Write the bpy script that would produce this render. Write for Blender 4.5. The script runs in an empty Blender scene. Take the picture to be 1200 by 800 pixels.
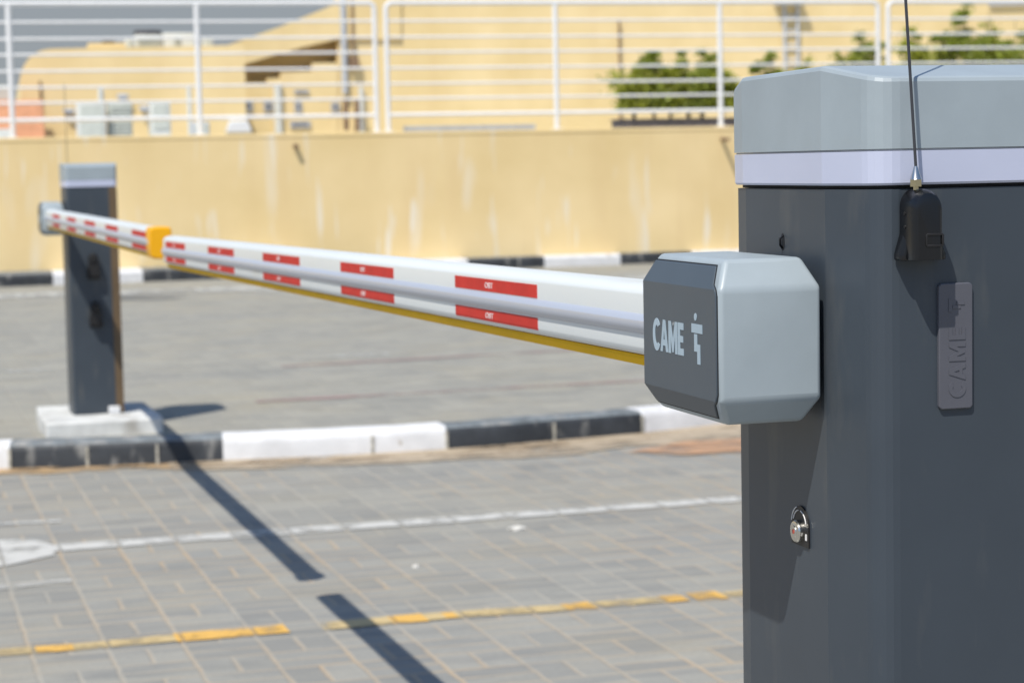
import bpy, bmesh, math, random
from mathutils import Vector, Matrix, noise
R_ = math.radians
random.seed(7)
C = bpy.data.collections.new('scene'); 
SC = bpy.context.scene
SC.collection.children.link(C)

# ---------------------------------------------------------------- camera
# World: X runs across the lane, Y runs along the boom line away from the camera, Z up.
YAW, PITCH, ROLL, EYE = 0.288876765, 0.0825694, -0.0200458, 1.30
cp, sp = math.cos(PITCH), math.sin(PITCH)
fw = Vector((0, cp, -sp)); up0 = Vector((0, sp, cp)); rt0 = Vector((1, 0, 0))
cr, sr = math.cos(ROLL), math.sin(ROLL)
rt = cr*rt0 + sr*up0; up = -sr*rt0 + cr*up0
def to_nt(v):   # turn the view basis by the yaw
    c, s = math.cos(YAW), math.sin(YAW)
    return Vector((c*v.x + s*v.y, -s*v.x + c*v.y, v.z))
FW, RT, UP = to_nt(fw), to_nt(rt), to_nt(up)
cam = bpy.data.cameras.new('camera'); co = bpy.data.objects.new('camera', cam); C.objects.link(co)
m = Matrix((RT, UP, -FW)).transposed().to_4x4(); m.translation = (0, 0, EYE)
co.matrix_world = m
cam.sensor_width = 36; cam.lens = 75; cam.clip_start = 0.05; cam.clip_end = 3000
cam.dof.use_dof = True; cam.dof.focus_distance = 1.98; cam.dof.aperture_fstop = 11.5
SC.camera = co

# ---------------------------------------------------------------- world and sun
L = Vector((0.461, 0.452, -1.0)).normalized()        # direction the sunlight travels
el = math.asin(-L.z); az = math.atan2(-L.x, -L.y)    # azimuth of the sun measured from +Y towards +X
W = bpy.data.worlds.new('World'); SC.world = W; W.use_nodes = True
nt = W.node_tree; nt.nodes.clear()
sky = nt.nodes.new('ShaderNodeTexSky'); sky.sky_type = 'NISHITA'; sky.sun_disc = False
sky.sun_elevation = el; sky.sun_rotation = az; sky.air_density = 1.0; sky.dust_density = 0.4; sky.ozone_density = 2.5
bg = nt.nodes.new('ShaderNodeBackground'); bg.inputs[1].default_value = 0.125
wo = nt.nodes.new('ShaderNodeOutputWorld')
# a band of dull dust haze along the horizon, as over the Gulf at midday
tcw = nt.nodes.new('ShaderNodeTexCoord'); sxw = nt.nodes.new('ShaderNodeSeparateXYZ'); nt.links.new(tcw.outputs['Generated'], sxw.inputs[0])
mrw = nt.nodes.new('ShaderNodeMapRange'); mrw.inputs[1].default_value = .10; mrw.inputs[2].default_value = .32; mrw.inputs[3].default_value = .93; mrw.inputs[4].default_value = 0
nt.links.new(sxw.outputs[2], mrw.inputs[0]); mxw = nt.nodes.new('ShaderNodeMix'); mxw.data_type = 'RGBA'
nt.links.new(mrw.outputs[0], mxw.inputs[0]); nt.links.new(sky.outputs[0], mxw.inputs[6]); mxw.inputs[7].default_value = (2.1, 2.27, 2.5, 1)
nt.links.new(mxw.outputs[2], bg.inputs[0]); nt.links.new(bg.outputs[0], wo.inputs[0])
sun = bpy.data.lights.new('sun', 'SUN'); sun.energy = 4.35; sun.angle = R_(0.53); sun.color = (1.0, 0.955, 0.88)
so = bpy.data.objects.new('sun', sun); C.objects.link(so)
so.rotation_euler = L.to_track_quat('-Z', 'Y').to_euler()
SC.view_settings.view_transform = 'Standard'; SC.view_settings.look = 'None'
SC.view_settings.gamma = 1; SC.view_settings.use_curve_mapping = False
SC.view_settings.exposure = 0.15

# ---------------------------------------------------------------- helpers
def ray(px, py): return FW*2500 + RT*(px-600) - UP*(py-400)
D_ = 0.233589218 - YAW                                # the retaining wall is turned this much against the lane
NB = Vector((math.cos(D_), math.sin(D_), 0)); TB = Vector((-math.sin(D_), math.cos(D_), 0))
def wb(x, y, z=0): return NB*x + TB*y + Vector((0, 0, z))   # wall frame -> world
def onb(px, py, y):                                   # photo point on a plane y metres out, in the wall frame
    r = ray(px, py); p = r*(y/r.dot(TB)) + Vector((0, 0, EYE)); return (p.dot(NB), p.z)
def gnd(px, py, z=0.0):
    r = ray(px, py); p = r*((z-EYE)/r.z); return (p.x, p.y)

def mesh_obj(name, bm, mat=None, parent=None, bevel=0, seg=2, smooth=True, loc=None, rotz=0, ang=35):
    bmesh.ops.recalc_face_normals(bm, faces=bm.faces)
    me = bpy.data.meshes.new(name); bm.to_mesh(me); bm.free()
    o = bpy.data.objects.new(name, me); C.objects.link(o)
    mats = mat if isinstance(mat, (list, tuple)) else [mat]
    for q in mats: me.materials.append(q)
    if smooth:
        for p in me.polygons: p.use_smooth = True
        me.set_sharp_from_angle(angle=R_(ang))
    if bevel:
        b = o.modifiers.new('bevel', 'BEVEL'); b.width = bevel; b.segments = seg; b.limit_method = 'ANGLE'; b.angle_limit = R_(28); b.harden_normals = False
    if parent: o.parent = parent
    if loc is not None: o.location = loc
    if rotz: o.rotation_euler.z = rotz
    return o
def thing(name, label, cat, loc=(0, 0, 0), rotz=0, group=None):
    o = bpy.data.objects.new(name, None); C.objects.link(o); o.empty_display_size = .1
    o.location = loc; o.rotation_euler.z = rotz
    return tag(o, label, cat, group)
def tag(o, label, cat, group=None):
    o['label'] = label; o['category'] = cat
    if group: o['group'] = group
    return o
def struct(o): o['kind'] = 'structure'; return o
def box(bm, x0, x1, y0, y1, z0, z1, mi=0):
    v = [bm.verts.new(p) for p in ((x0,y0,z0),(x1,y0,z0),(x1,y1,z0),(x0,y1,z0),(x0,y0,z1),(x1,y0,z1),(x1,y1,z1),(x0,y1,z1))]
    for f in ((0,3,2,1),(4,5,6,7),(0,1,5,4),(1,2,6,5),(2,3,7,6),(3,0,4,7)):
        bm.faces.new([v[i] for i in f]).material_index = mi
    return v
def prism(bm, poly, f0, f1, mi=0):                     # poly of 2D points; f0, f1 map a point to the two end caps
    a = [bm.verts.new(f0(p)) for p in poly]; b = [bm.verts.new(f1(p)) for p in poly]
    n = len(poly)
    bm.faces.new(a[::-1]).material_index = mi; bm.faces.new(b).material_index = mi
    for i in range(n): bm.faces.new((a[i], a[(i+1) % n], b[(i+1) % n], b[i])).material_index = mi
def loft(bm, rings, cap=True, mi=0):
    vs = [[bm.verts.new(p) for p in r] for r in rings]; n = len(rings[0])
    for a, b in zip(vs, vs[1:]):
        for i in range(n): bm.faces.new((a[i], a[(i+1) % n], b[(i+1) % n], b[i])).material_index = mi
    if cap: bm.faces.new(vs[0][::-1]).material_index = mi; bm.faces.new(vs[-1]).material_index = mi
def tube(bm, pts, r, n=12, cap=True, mi=0):
    pts = [Vector(p) for p in pts]; rings = []
    rr = r if isinstance(r, (list, tuple)) else [r]*len(pts)
    ref = None
    for i, p in enumerate(pts):
        d = (pts[min(i+1, len(pts)-1)] - pts[max(i-1, 0)]).normalized()
        if ref is None: ref = Vector((0, 0, 1)) if abs(d.z) < .9 else Vector((1, 0, 0))
        u = (ref - d*ref.dot(d)).normalized(); w = d.cross(u); ref = u
        rings.append([p + (u*math.cos(2*math.pi*k/n) + w*math.sin(2*math.pi*k/n))*rr[i] for k in range(n)])
    loft(bm, rings, cap, mi)
def sheet(bm, pts, z, mi=0):
    bm.faces.new([bm.verts.new((p[0], p[1], z)) for p in pts]).material_index = mi
def text_bm(s, h, depth, off=0.0, xs=1.0, sp=1.0):
    cu = bpy.data.curves.new('letters', 'FONT'); cu.body = s; cu.size = 1; cu.extrude = 0; cu.offset = off; cu.resolution_u = 4
    cu.space_character = sp
    o = bpy.data.objects.new('letters', cu); C.objects.link(o)
    dg = bpy.context.evaluated_depsgraph_get(); me = bpy.data.meshes.new_from_object(o.evaluated_get(dg))
    bpy.data.objects.remove(o); bpy.data.curves.remove(cu)
    bm = bmesh.new(); bm.from_mesh(me); bpy.data.meshes.remove(me)
    xsx = [v.co.x for v in bm.verts]; ys = [v.co.y for v in bm.verts]
    x0, x1, y0, y1 = min(xsx), max(xsx), min(ys), max(ys); k = h/(y1-y0)
    for v in bm.verts: v.co = Vector(((v.co.x-(x0+x1)/2)*k*xs, (v.co.y-(y0+y1)/2)*k, 0))
    bmesh.ops.remove_doubles(bm, verts=bm.verts, dist=1e-6)
    r = bmesh.ops.extrude_face_region(bm, geom=list(bm.faces))
    for e in r['geom']:
        if isinstance(e, bmesh.types.BMVert): e.co.z += depth
    return bm, (x1-x0)*k*xs
def xform(bm, f):
    for v in bm.verts: v.co = f(v.co.copy())
    return bm

def glyphs(h, w, gap, depth):
    """C A M E as heavy block letters, centred, height h, letter width w."""
    bm = bmesh.new(); x = 0; out = []
    def arcp(a0, a1, rx, ry, n): return [(.5+rx*math.cos(R_(a0+(a1-a0)*i/n)), .5+ry*math.sin(R_(a0+(a1-a0)*i/n))) for i in range(n+1)]
    Cg = [arcp(38, 322, .54, .52, 26) + arcp(305, 55, .24, .30, 24)]
    Ah = [(0, 0), (.27, 0), (.335, .19), (.5, .19), (.5, .38), (.40, .38), (.5, .70), (.5, 1), (.35, 1)]
    Ag = [Ah, [(1-a, b) for a, b in Ah][::-1]]
    Mg = [[(0, 0), (.24, 0), (.24, .56), (.43, .04), (.57, .04), (.76, .56), (.76, 0), (1, 0), (1, 1), (.74, 1), (.5, .42), (.26, 1), (0, 1)]]
    Eg = [[(0, 0), (1, 0), (1, .21), (.38, .21), (.38, .40), (.92, .40), (.92, .60), (.38, .60), (.38, .79), (1, .79), (1, 1), (0, 1)]]
    ws = (w*1.0, w*1.02, w*1.16, w*.74); tot = sum(ws) + gap*3
    for g, k in zip((Cg, Ag, Mg, Eg), ws):
        for poly in g: prism(bm, [(x-tot/2+a*k, (b-.5)*h) for a, b in poly], lambda c: (c[0], c[1], 0), lambda c: (c[0], c[1], depth))
        x += k+gap*(.1 if g is Cg else 1)
    return bm
# ---------------------------------------------------------------- materials
def mat(name, col, rough=.5, metal=0, var=.06, vscale=8, bump=0, bscale=200, spec=.5, coat=0, stretch=(1, 1, 1), spots=None):
    m = bpy.data.materials.new(name); m.use_nodes = True; t = m.node_tree; N = t.nodes; K = t.links
    b = N['Principled BSDF']; b.inputs['Roughness'].default_value = rough; b.inputs['Metallic'].default_value = metal
    b.inputs['Specular IOR Level'].default_value = spec; b.inputs['Coat Weight'].default_value = coat
    tc = N.new('ShaderNodeTexCoord'); mp = N.new('ShaderNodeMapping'); mp.inputs[3].default_value = stretch
    K.new(tc.outputs['Object'], mp.inputs[0])
    nz = N.new('ShaderNodeTexNoise'); nz.inputs['Scale'].default_value = vscale; nz.inputs['Detail'].default_value = 6; nz.inputs['Roughness'].default_value = .6
    K.new(mp.outputs[0], nz.inputs[0])
    cr_ = N.new('ShaderNodeValToRGB'); cr_.color_ramp.elements[0].position = .3; cr_.color_ramp.elements[1].position = .7
    c0 = [max(0, c*(1-var*1.5)) for c in col]; c1 = [min(1, c*(1+var*1.5)) for c in col]
    cr_.color_ramp.elements[0].color = (*c0, 1); cr_.color_ramp.elements[1].color = (*c1, 1)
    K.new(nz.outputs[0], cr_.inputs[0]); out = cr_.outputs[0]
    if spots:
        n2 = N.new('ShaderNodeTexNoise'); n2.inputs['Scale'].default_value = spots[1]; n2.inputs['Detail'].default_value = 5
        mp2 = N.new('ShaderNodeMapping'); mp2.inputs[3].default_value = spots[4] if len(spots) > 4 else (1, 1, 1)
        K.new(tc.outputs['Object'], mp2.inputs[0]); K.new(mp2.outputs[0], n2.inputs[0])
        r2 = N.new('ShaderNodeMapRange'); r2.inputs[1].default_value = spots[2]; r2.inputs[2].default_value = spots[3]
        K.new(n2.outputs[0], r2.inputs[0]); mx = N.new('ShaderNodeMix'); mx.data_type = 'RGBA'
        K.new(r2.outputs[0], mx.inputs[0]); K.new(out, mx.inputs[6]); mx.inputs[7].default_value = (*spots[0], 1); out = mx.outputs[2]
    K.new(out, b.inputs['Base Color'])
    if bump:
        n3 = N.new('ShaderNodeTexNoise'); n3.inputs['Scale'].default_value = bscale; n3.inputs['Detail'].default_value = 3
        K.new(tc.outputs['Object'], n3.inputs[0]); bp = N.new('ShaderNodeBump'); bp.inputs['Strength'].default_value = bump; bp.inputs['Distance'].default_value = .002
        K.new(n3.outputs[0], bp.inputs['Height']); K.new(bp.outputs[0], b.inputs['Normal'])
    return m
M = {}
M['body'] = mat('graphite_paint', (.046, .058, .072), .42, spec=.42, var=.05, vscale=5, bump=.05, bscale=900, spots=((.085, .09, .092), 22, .56, .80, (1, 1, .25)))
M['cap'] = mat('grey_plastic', (.325, .375, .40), .40, var=.035, vscale=14, bump=.03, bscale=700)
M['band'] = mat('diffuser_plastic', (.50, .53, .66), .3, var=.03, vscale=5)
M['plate'] = mat('dark_plate', (.068, .086, .104), .36, spec=.3, var=.03, vscale=9, bump=.03, bscale=800, spots=((.3, .33, .35), 55, .73, .76))
M['seam'] = mat('seam_rubber', (.012, .013, .015), .7)
M['letter'] = mat('pale_letter', (.36, .46, .53), .35)
M['badge'] = mat('badge_plastic', (.095, .097, .115), .4, bump=.04, bscale=900)
M['black'] = mat('black_plastic', (.006, .0065, .008), .25, var=.1, vscale=30, bump=.03, bscale=600)
M['blackm'] = mat('black_matt', (.011, .010, .010), .5)
M['steel'] = mat('polished_steel', (.62, .60, .56), .22, 1, var=.05, vscale=60)
M['brass'] = mat('brass_nut', (.62, .53, .33), .28, 1)
M['wire'] = mat('whip_wire', (.06, .062, .07), .35, .3)
M['red'] = mat('red_dot', (.55, .08, .05), .4)
M['boom'] = mat('boom_white', (.70, .73, .72), .34, var=.03, vscale=4, stretch=(1, .2, 1), spots=((.60, .58, .50), 12, .62, .80, (1, .15, 1)))
M['channel'] = mat('boom_aluminium', (.52, .55, .62), .30, .25, var=.04, vscale=3, stretch=(1, .1, 1), spots=((.6, .48, .5), 14, .70, .78, (1, .5, 1)))
M['yellow'] = mat('rubber_yellow', (.82, .47, .002), .6, var=.06, spec=.15)
M['orange'] = mat('cap_orange', (.88, .42, .0), .42, var=.04)
M['reflect'] = mat('reflector_red', (.56, .038, .026), .6, var=.08, vscale=20, spec=.2)
M['wtext'] = mat('white_print', (.8, .78, .76), .5)
M['railing'] = mat('railing_white', (.80, .80, .79), .4, var=.03)
M['concrete'] = mat('plinth_concrete', (.60, .60, .57), .85, var=.14, vscale=9, bump=.5, bscale=60, spots=((.36, .34, .30), 7, .56, .72))
M['kerbw'] = mat('kerb_white', (.68, .68, .68), .8, var=.07, vscale=9, bump=.5, bscale=70, spots=((.34, .29, .22), 11, .63, .74))
M['kerbb'] = mat('kerb_black', (.034, .038, .043), .6, var=.3, vscale=7, bump=.5, bscale=70, spots=((.22, .215, .20), 14, .56, .72, (1, 1, .4)))
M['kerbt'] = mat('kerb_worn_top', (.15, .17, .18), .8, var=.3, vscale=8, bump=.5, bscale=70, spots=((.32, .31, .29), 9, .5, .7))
M['joint'] = mat('kerb_mortar', (.42, .40, .34), .9, var=.3, vscale=40)
M['brown'] = mat('brown_strip', (.125, .082, .042), .6, var=.15, vscale=6)
M['rust'] = mat('rusty_pipe', (.22, .14, .08), .8, var=.3, vscale=30)
M['acwhite'] = mat('unit_white', (.66, .67, .62), .5, var=.05)
M['acgrey'] = mat('unit_grey', (.52, .54, .48), .5, var=.08)
M['glass'] = mat('dull_window', (.10, .11, .13), .2, var=.1)
M['windowf'] = mat('window_grey', (.42, .42, .42), .5)
M['dark'] = mat('dark_metal', (.05, .045, .05), .6)
M['planter'] = mat('planter_brown', (.10, .085, .08), .8, var=.2)
M['greypaint'] = mat('grey_steel', (.46, .48, .50), .5, var=.1)
M['orangepaint'] = mat('faded_orange', (.72, .34, .18), .6, var=.1)
M['trunk'] = mat('shrub_stem', (.12, .09, .05), .9, var=.2)
M['debris'] = mat('pale_debris', (.62, .60, .55), .9)

def leaf_mat(name, c):
    m = mat(name, c, .55, var=.35, vscale=3.5)
    t = m.node_tree; b = t.nodes['Principled BSDF']; o = t.nodes['Material Output']
    tr = t.nodes.new('ShaderNodeBsdfTranslucent'); tr.inputs[0].default_value = (c[0]*1.6, c[1]*1.6, c[2]*.8, 1)
    mx = t.nodes.new('ShaderNodeMixShader'); mx.inputs[0].default_value = .3
    t.links.new(b.outputs[0], mx.inputs[1]); t.links.new(tr.outputs[0], mx.inputs[2]); t.links.new(mx.outputs[0], o.inputs[0])
    return m
M['leaf'] = leaf_mat('shrub_leaf', (.33, .35, .05))
M['leaf2'] = leaf_mat('shrub_leaf_deep', (.27, .31, .05))

def wall_mat(name, base, streaks=False, top=1.7):
    m = bpy.data.materials.new(name); m.use_nodes = True; t = m.node_tree; N = t.nodes; K = t.links; b = N['Principled BSDF']
    b.inputs['Roughness'].default_value = .88; b.inputs['Specular IOR Level'].default_value = .2
    tc = N.new('ShaderNodeTexCoord')
    def nz(sc, st, det=5):
        mp = N.new('ShaderNodeMapping'); mp.inputs[3].default_value = st; n = N.new('ShaderNodeTexNoise'); n.inputs['Scale'].default_value = sc; n.inputs['Detail'].default_value = det
        K.new(tc.outputs['Object'], mp.inputs[0]); K.new(mp.outputs[0], n.inputs[0]); return n
    n1 = nz(.9, (1, 1, 1)); r = N.new('ShaderNodeValToRGB'); r.color_ramp.elements[0].position = .3; r.color_ramp.elements[1].position = .72
    r.color_ramp.elements[0].color = (base[0]*.90, base[1]*.88, base[2]*.82, 1); r.color_ramp.elements[1].color = (base[0]*1.05, base[1]*1.06, base[2]*1.12, 1)
    K.new(n1.outputs[0], r.inputs[0]); out = r.outputs[0]
    n5 = nz(3.0, (1, 1, .18)); r5 = N.new('ShaderNodeMapRange'); r5.inputs[1].default_value = .5; r5.inputs[2].default_value = .75; r5.inputs[4].default_value = .35
    K.new(n5.outputs[0], r5.inputs[0]); mx5 = N.new('ShaderNodeMix'); mx5.data_type = 'RGBA'; K.new(r5.outputs[0], mx5.inputs[0]); K.new(out, mx5.inputs[6])
    mx5.inputs[7].default_value = (base[0]*.86, base[1]*.80, base[2]*.78, 1); out = mx5.outputs[2]
    if streaks:
        for sc, st, lo, hi, amt in ((5.5, (1, 1, .16), .63, .72, .7), (9.0, (1, 1, .12), .66, .74, .45), (2.6, (1, 1, .22), .63, .74, .40)):
            n2 = nz(sc, st, 2); mr = N.new('ShaderNodeMapRange'); mr.inputs[1].default_value = lo; mr.inputs[2].default_value = hi; mr.inputs[4].default_value = amt
            K.new(n2.outputs[0], mr.inputs[0]); mx = N.new('ShaderNodeMix'); mx.data_type = 'RGBA'; K.new(mr.outputs[0], mx.inputs[0]); K.new(out, mx.inputs[6])
            mx.inputs[7].default_value = (.80, .74, .62, 1); out = mx.outputs[2]
    K.new(out, b.inputs['Base Color'])
    n3 = nz(45, (1, 1, 1), 4); bp = N.new('ShaderNodeBump'); bp.inputs['Strength'].default_value = .4; bp.inputs['Distance'].default_value = .004
    K.new(n3.outputs[0], bp.inputs['Height']); K.new(bp.outputs[0], b.inputs['Normal'])
    return m
M['wall'] = wall_mat('yellow_render', (.80, .622, .328), True)
M['bldg'] = wall_mat('building_render', (.78, .61, .318))
M['bldg2'] = wall_mat('building_render_shade', (.70, .47, .23))

def paver_mat(name, base, ju=.157, jv=5.9975, cu=.2035, cv=.185, jcol=(.42, .32, .21), jw=.0065, dirt=1.0, jamt=.85):
    """Basket-weave block paving: square cells, each split in two one way or the other, with sandy joints."""
    m = bpy.data.materials.new(name); m.use_nodes = True; t = m.node_tree; N = t.nodes; K = t.links; b = N['Principled BSDF']
    b.inputs['Roughness'].default_value = .88; b.inputs['Specular IOR Level'].default_value = .25
    def mth(op, a, c=None, d=None):
        n = N.new('ShaderNodeMath'); n.operation = op
        for i, v in enumerate((a, c, d)):
            if v is None: continue
            if isinstance(v, (int, float)): n.inputs[i].default_value = v
            else: K.new(v, n.inputs[i])
        return n.outputs[0]
    def noise_(sc, det=4, vec=None, st=None):
        n = N.new('ShaderNodeTexNoise'); n.inputs['Scale'].default_value = sc; n.inputs['Detail'].default_value = det; n.inputs['Roughness'].default_value = .6
        v = vec or tc.outputs['Object']
        if st: mp = N.new('ShaderNodeMapping'); mp.inputs[3].default_value = st; K.new(v, mp.inputs[0]); v = mp.outputs[0]
        K.new(v, n.inputs[0]); return n
    def mix(fac, a, c):
        x = N.new('ShaderNodeMix'); x.data_type = 'RGBA'
        if isinstance(fac, (int, float)): x.inputs[0].default_value = fac
        else: K.new(fac, x.inputs[0])
        for i, v in ((6, a), (7, c)):
            if isinstance(v, tuple): x.inputs[i].default_value = (*v, 1)
            else: K.new(v, x.inputs[i])
        return x.outputs[2]
    tc = N.new('ShaderNodeTexCoord'); sx = N.new('ShaderNodeSeparateXYZ')
    nw = noise_(9, 3); wv = N.new('ShaderNodeVectorMath'); wv.operation = 'MULTIPLY_ADD'
    K.new(nw.outputs['Color'], wv.inputs[0]); wv.inputs[1].default_value = (.016, .016, 0); K.new(tc.outputs['Object'], wv.inputs[2])
    K.new(wv.outputs[0], sx.inputs[0])
    U = mth('DIVIDE', mth('SUBTRACT', sx.outputs[0], ju+.006), cu); V = mth('DIVIDE', mth('SUBTRACT', sx.outputs[1], jv+.006), cv)
    fu, fv = mth('FLOOR', U), mth('FLOOR', V)
    lu, lv = mth('SUBTRACT', U, fu), mth('SUBTRACT', V, fv)
    par = mth('FLOORED_MODULO', mth('ADD', fu, fv), 2.0)
    def edge(l, w, size):    # distance to the cell border in metres
        return mth('MULTIPLY', mth('SUBTRACT', .5, mth('ABSOLUTE', mth('SUBTRACT', l, .5))), size)
    du, dv = edge(lu, 0, cu), edge(lv, 0, cv)
    mu = mth('MULTIPLY', mth('ABSOLUTE', mth('SUBTRACT', lu, .5)), cu); mv = mth('MULTIPLY', mth('ABSOLUTE', mth('SUBTRACT', lv, .5)), cv)
    # even: split along V (joint at u = .5); odd: joint at v = .5
    dm = mth('ADD', mth('MULTIPLY', mu, mth('SUBTRACT', 1.0, par)), mth('MULTIPLY', mv, par))
    dist = mth('MINIMUM', mth('MINIMUM', du, dv), dm)
    nj = noise_(5, 4); jwn = mth('MULTIPLY', jw, mth('ADD', .35, mth('MULTIPLY', nj.outputs[0], 1.3)))
    mr = N.new('ShaderNodeMapRange'); K.new(dist, mr.inputs[0]); K.new(mth('MULTIPLY', jwn, .55), mr.inputs[1]); K.new(mth('MULTIPLY', jwn, 1.3), mr.inputs[2])
    mr.inputs[3].default_value = 1; mr.inputs[4].default_value = 0
    joint = mr.outputs[0]
    # colour per paver
    half = mth('ADD', mth('MULTIPLY', mth('GREATER_THAN', lu, .5), mth('SUBTRACT', 1.0, par)), mth('MULTIPLY', mth('GREATER_THAN', lv, .5), par))
    cx = N.new('ShaderNodeCombineXYZ'); K.new(fu, cx.inputs[0]); K.new(fv, cx.inputs[1]); K.new(half, cx.inputs[2])
    wn = N.new('ShaderNodeTexWhiteNoise'); wn.noise_dimensions = '3D'; K.new(cx.outputs[0], wn.inputs[0])
    rp = N.new('ShaderNodeValToRGB'); K.new(wn.outputs['Value'], rp.inputs[0]); e = rp.color_ramp.elements
    e[0].position = 0; e[0].color = (base[0]*.84, base[1]*.84, base[2]*.85, 1)
    e[1].position = 1; e[1].color = (base[0]*1.20, base[1]*1.17, base[2]*1.12, 1)
    q = e.new(.5); q.color = (base[0], base[1], base[2], 1)
    col = rp.outputs[0]
    n1 = noise_(.55, 6, st=(.55, 1.3, 1)); r1 = N.new('ShaderNodeMapRange'); r1.inputs[1].default_value = .35; r1.inputs[2].default_value = .68; r1.inputs[4].default_value = .55*dirt
    K.new(n1.outputs[0], r1.inputs[0]); col = mix(r1.outputs[0], col, (base[0]*1.22, base[1]*1.17, base[2]*1.05))
    n4 = noise_(2.6, 6, st=(.35, 1.4, 1)); r4 = N.new('ShaderNodeMapRange'); r4.inputs[1].default_value = .55; r4.inputs[2].default_value = .75; r4.inputs[4].default_value = .75*dirt
    K.new(n4.outputs[0], r4.inputs[0]); col = mix(r4.outputs[0], col, (base[0]*.66, base[1]*.68, base[2]*.70))
    n9 = noise_(1.35, 6); r9 = N.new('ShaderNodeMapRange'); r9.inputs[1].default_value = .5; r9.inputs[2].default_value = .72; r9.inputs[4].default_value = .42
    K.new(n9.outputs[0], r9.inputs[0]); col = mix(r9.outputs[0], col, (base[0]*1.30, base[1]*1.14, base[2]*.86))
    for sc_, st_, lo_, hi_, am_, mu_ in ((7, (.35, 1.5, 1), .50, .68, .55, (.74, .75, .78)), (11, (.4, 1.5, 1), .54, .70, .6, (1.32, 1.29, 1.22))):
        nq = noise_(sc_, 5, st=st_); rq = N.new('ShaderNodeMapRange'); rq.inputs[1].default_value = lo_; rq.inputs[2].default_value = hi_; rq.inputs[4].default_value = am_
        K.new(nq.outputs[0], rq.inputs[0]); col = mix(rq.outputs[0], col, (base[0]*mu_[0], base[1]*mu_[1], base[2]*mu_[2]))
    n6 = noise_(60, 3); r6 = N.new('ShaderNodeMapRange'); r6.inputs[1].default_value = .35; r6.inputs[2].default_value = .8; r6.inputs[4].default_value = .35
    K.new(n6.outputs[0], r6.inputs[0]); col = mix(r6.outputs[0], col, (base[0]*.72, base[1]*.72, base[2]*.72))
    n7 = noise_(.8, 6); r7 = N.new('ShaderNodeMapRange'); r7.inputs[1].default_value = .4; r7.inputs[2].default_value = .62
    K.new(n7.outputs[0], r7.inputs[0]); jc = mix(r7.outputs[0], (.36, .34, .29), jcol)
    n8 = noise_(3.1, 5); r8 = N.new('ShaderNodeMapRange'); r8.inputs[1].default_value = .3; r8.inputs[2].default_value = .6; r8.inputs[3].default_value = .3; r8.inputs[4].default_value = 1
    K.new(n8.outputs[0], r8.inputs[0])
    col = mix(mth('MULTIPLY', mth('MULTIPLY', joint, jamt), r8.outputs[0]), col, jc)
    K.new(col, b.inputs['Base Color'])
    h = mth('SUBTRACT', mth('MULTIPLY', n6.outputs[0], .25), joint); bp = N.new('ShaderNodeBump'); bp.inputs['Strength'].default_value = .6; bp.inputs['Distance'].default_value = .003
    K.new(h, bp.inputs['Height']); K.new(bp.outputs[0], b.inputs['Normal'])
    return m
M['paver'] = paver_mat('block_paving', (.272, .270, .250), jamt=.95, jw=.0068)
M['paver2'] = paver_mat('block_paving_far', (.288, .284, .255), ju=.05, jv=.03, jcol=(.30, .27, .22), jamt=.5, dirt=1.25)

def worn_mat(name, col, lo, hi, scale=6, st=(1, 1, 1), rough=.7, base=0.0, big=1.2):
    m = bpy.data.materials.new(name); m.use_nodes = True; t = m.node_tree; N = t.nodes; K = t.links; b = N['Principled BSDF']; o = N['Material Output']
    b.inputs['Base Color'].default_value = (*col, 1); b.inputs['Roughness'].default_value = rough
    tc = N.new('ShaderNodeTexCoord'); mp = N.new('ShaderNodeMapping'); mp.inputs[3].default_value = st; K.new(tc.outputs['Object'], mp.inputs[0])
    n = N.new('ShaderNodeTexNoise'); n.inputs['Scale'].default_value = scale; n.inputs['Detail'].default_value = 6; n.inputs['Roughness'].default_value = .65; K.new(mp.outputs[0], n.inputs[0])
    n2 = N.new('ShaderNodeTexNoise'); n2.inputs['Scale'].default_value = big; n2.inputs['Detail'].default_value = 2; K.new(tc.outputs['Object'], n2.inputs[0])
    ad = N.new('ShaderNodeMath'); ad.operation = 'MULTIPLY_ADD'; K.new(n2.outputs[0], ad.inputs[0]); ad.inputs[1].default_value = .6; K.new(n.outputs[0], ad.inputs[2])
    sx = N.new('ShaderNodeSeparateXYZ'); K.new(tc.outputs['Object'], sx.inputs[0])
    def mth(op, a, c):
        q = N.new('ShaderNodeMath'); q.operation = op
        for i, v in enumerate((a, c)):
            if isinstance(v, (int, float)): q.inputs[i].default_value = v
            elif v is not None: K.new(v, q.inputs[i])
        return q.outputs[0]
    fr = mth('FLOORED_MODULO', mth('DIVIDE', mth('SUBTRACT', sx.outputs[0], .163), .2035), 1.0)
    jd = mth('MULTIPLY', mth('SUBTRACT', .5, mth('ABSOLUTE', mth('SUBTRACT', fr, .5), None)), .2035)
    ju_ = N.new('ShaderNodeMapRange'); K.new(jd, ju_.inputs[0]); ju_.inputs[1].default_value = .003; ju_.inputs[2].default_value = .009; ju_.inputs[3].default_value = .45; ju_.inputs[4].default_value = 1
    r = N.new('ShaderNodeMapRange'); r.inputs[1].default_value = lo+.3; r.inputs[2].default_value = hi+.3; r.inputs[3].default_value = 1; r.inputs[4].default_value = base; K.new(ad.outputs[0], r.inputs[0])
    tr = N.new('ShaderNodeBsdfTransparent'); mx = N.new('ShaderNodeMixShader'); K.new(mth('MULTIPLY', r.outputs[0], ju_.outputs[0]) if 'paint' in name else r.outputs[0], mx.inputs[0]); K.new(tr.outputs[0], mx.inputs[1]); K.new(b.outputs[0], mx.inputs[2]); K.new(mx.outputs[0], o.inputs[0])
    return m
M['lwhite'] = worn_mat('worn_white_paint', (.54, .53, .49), .48, .72, 9)
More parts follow.
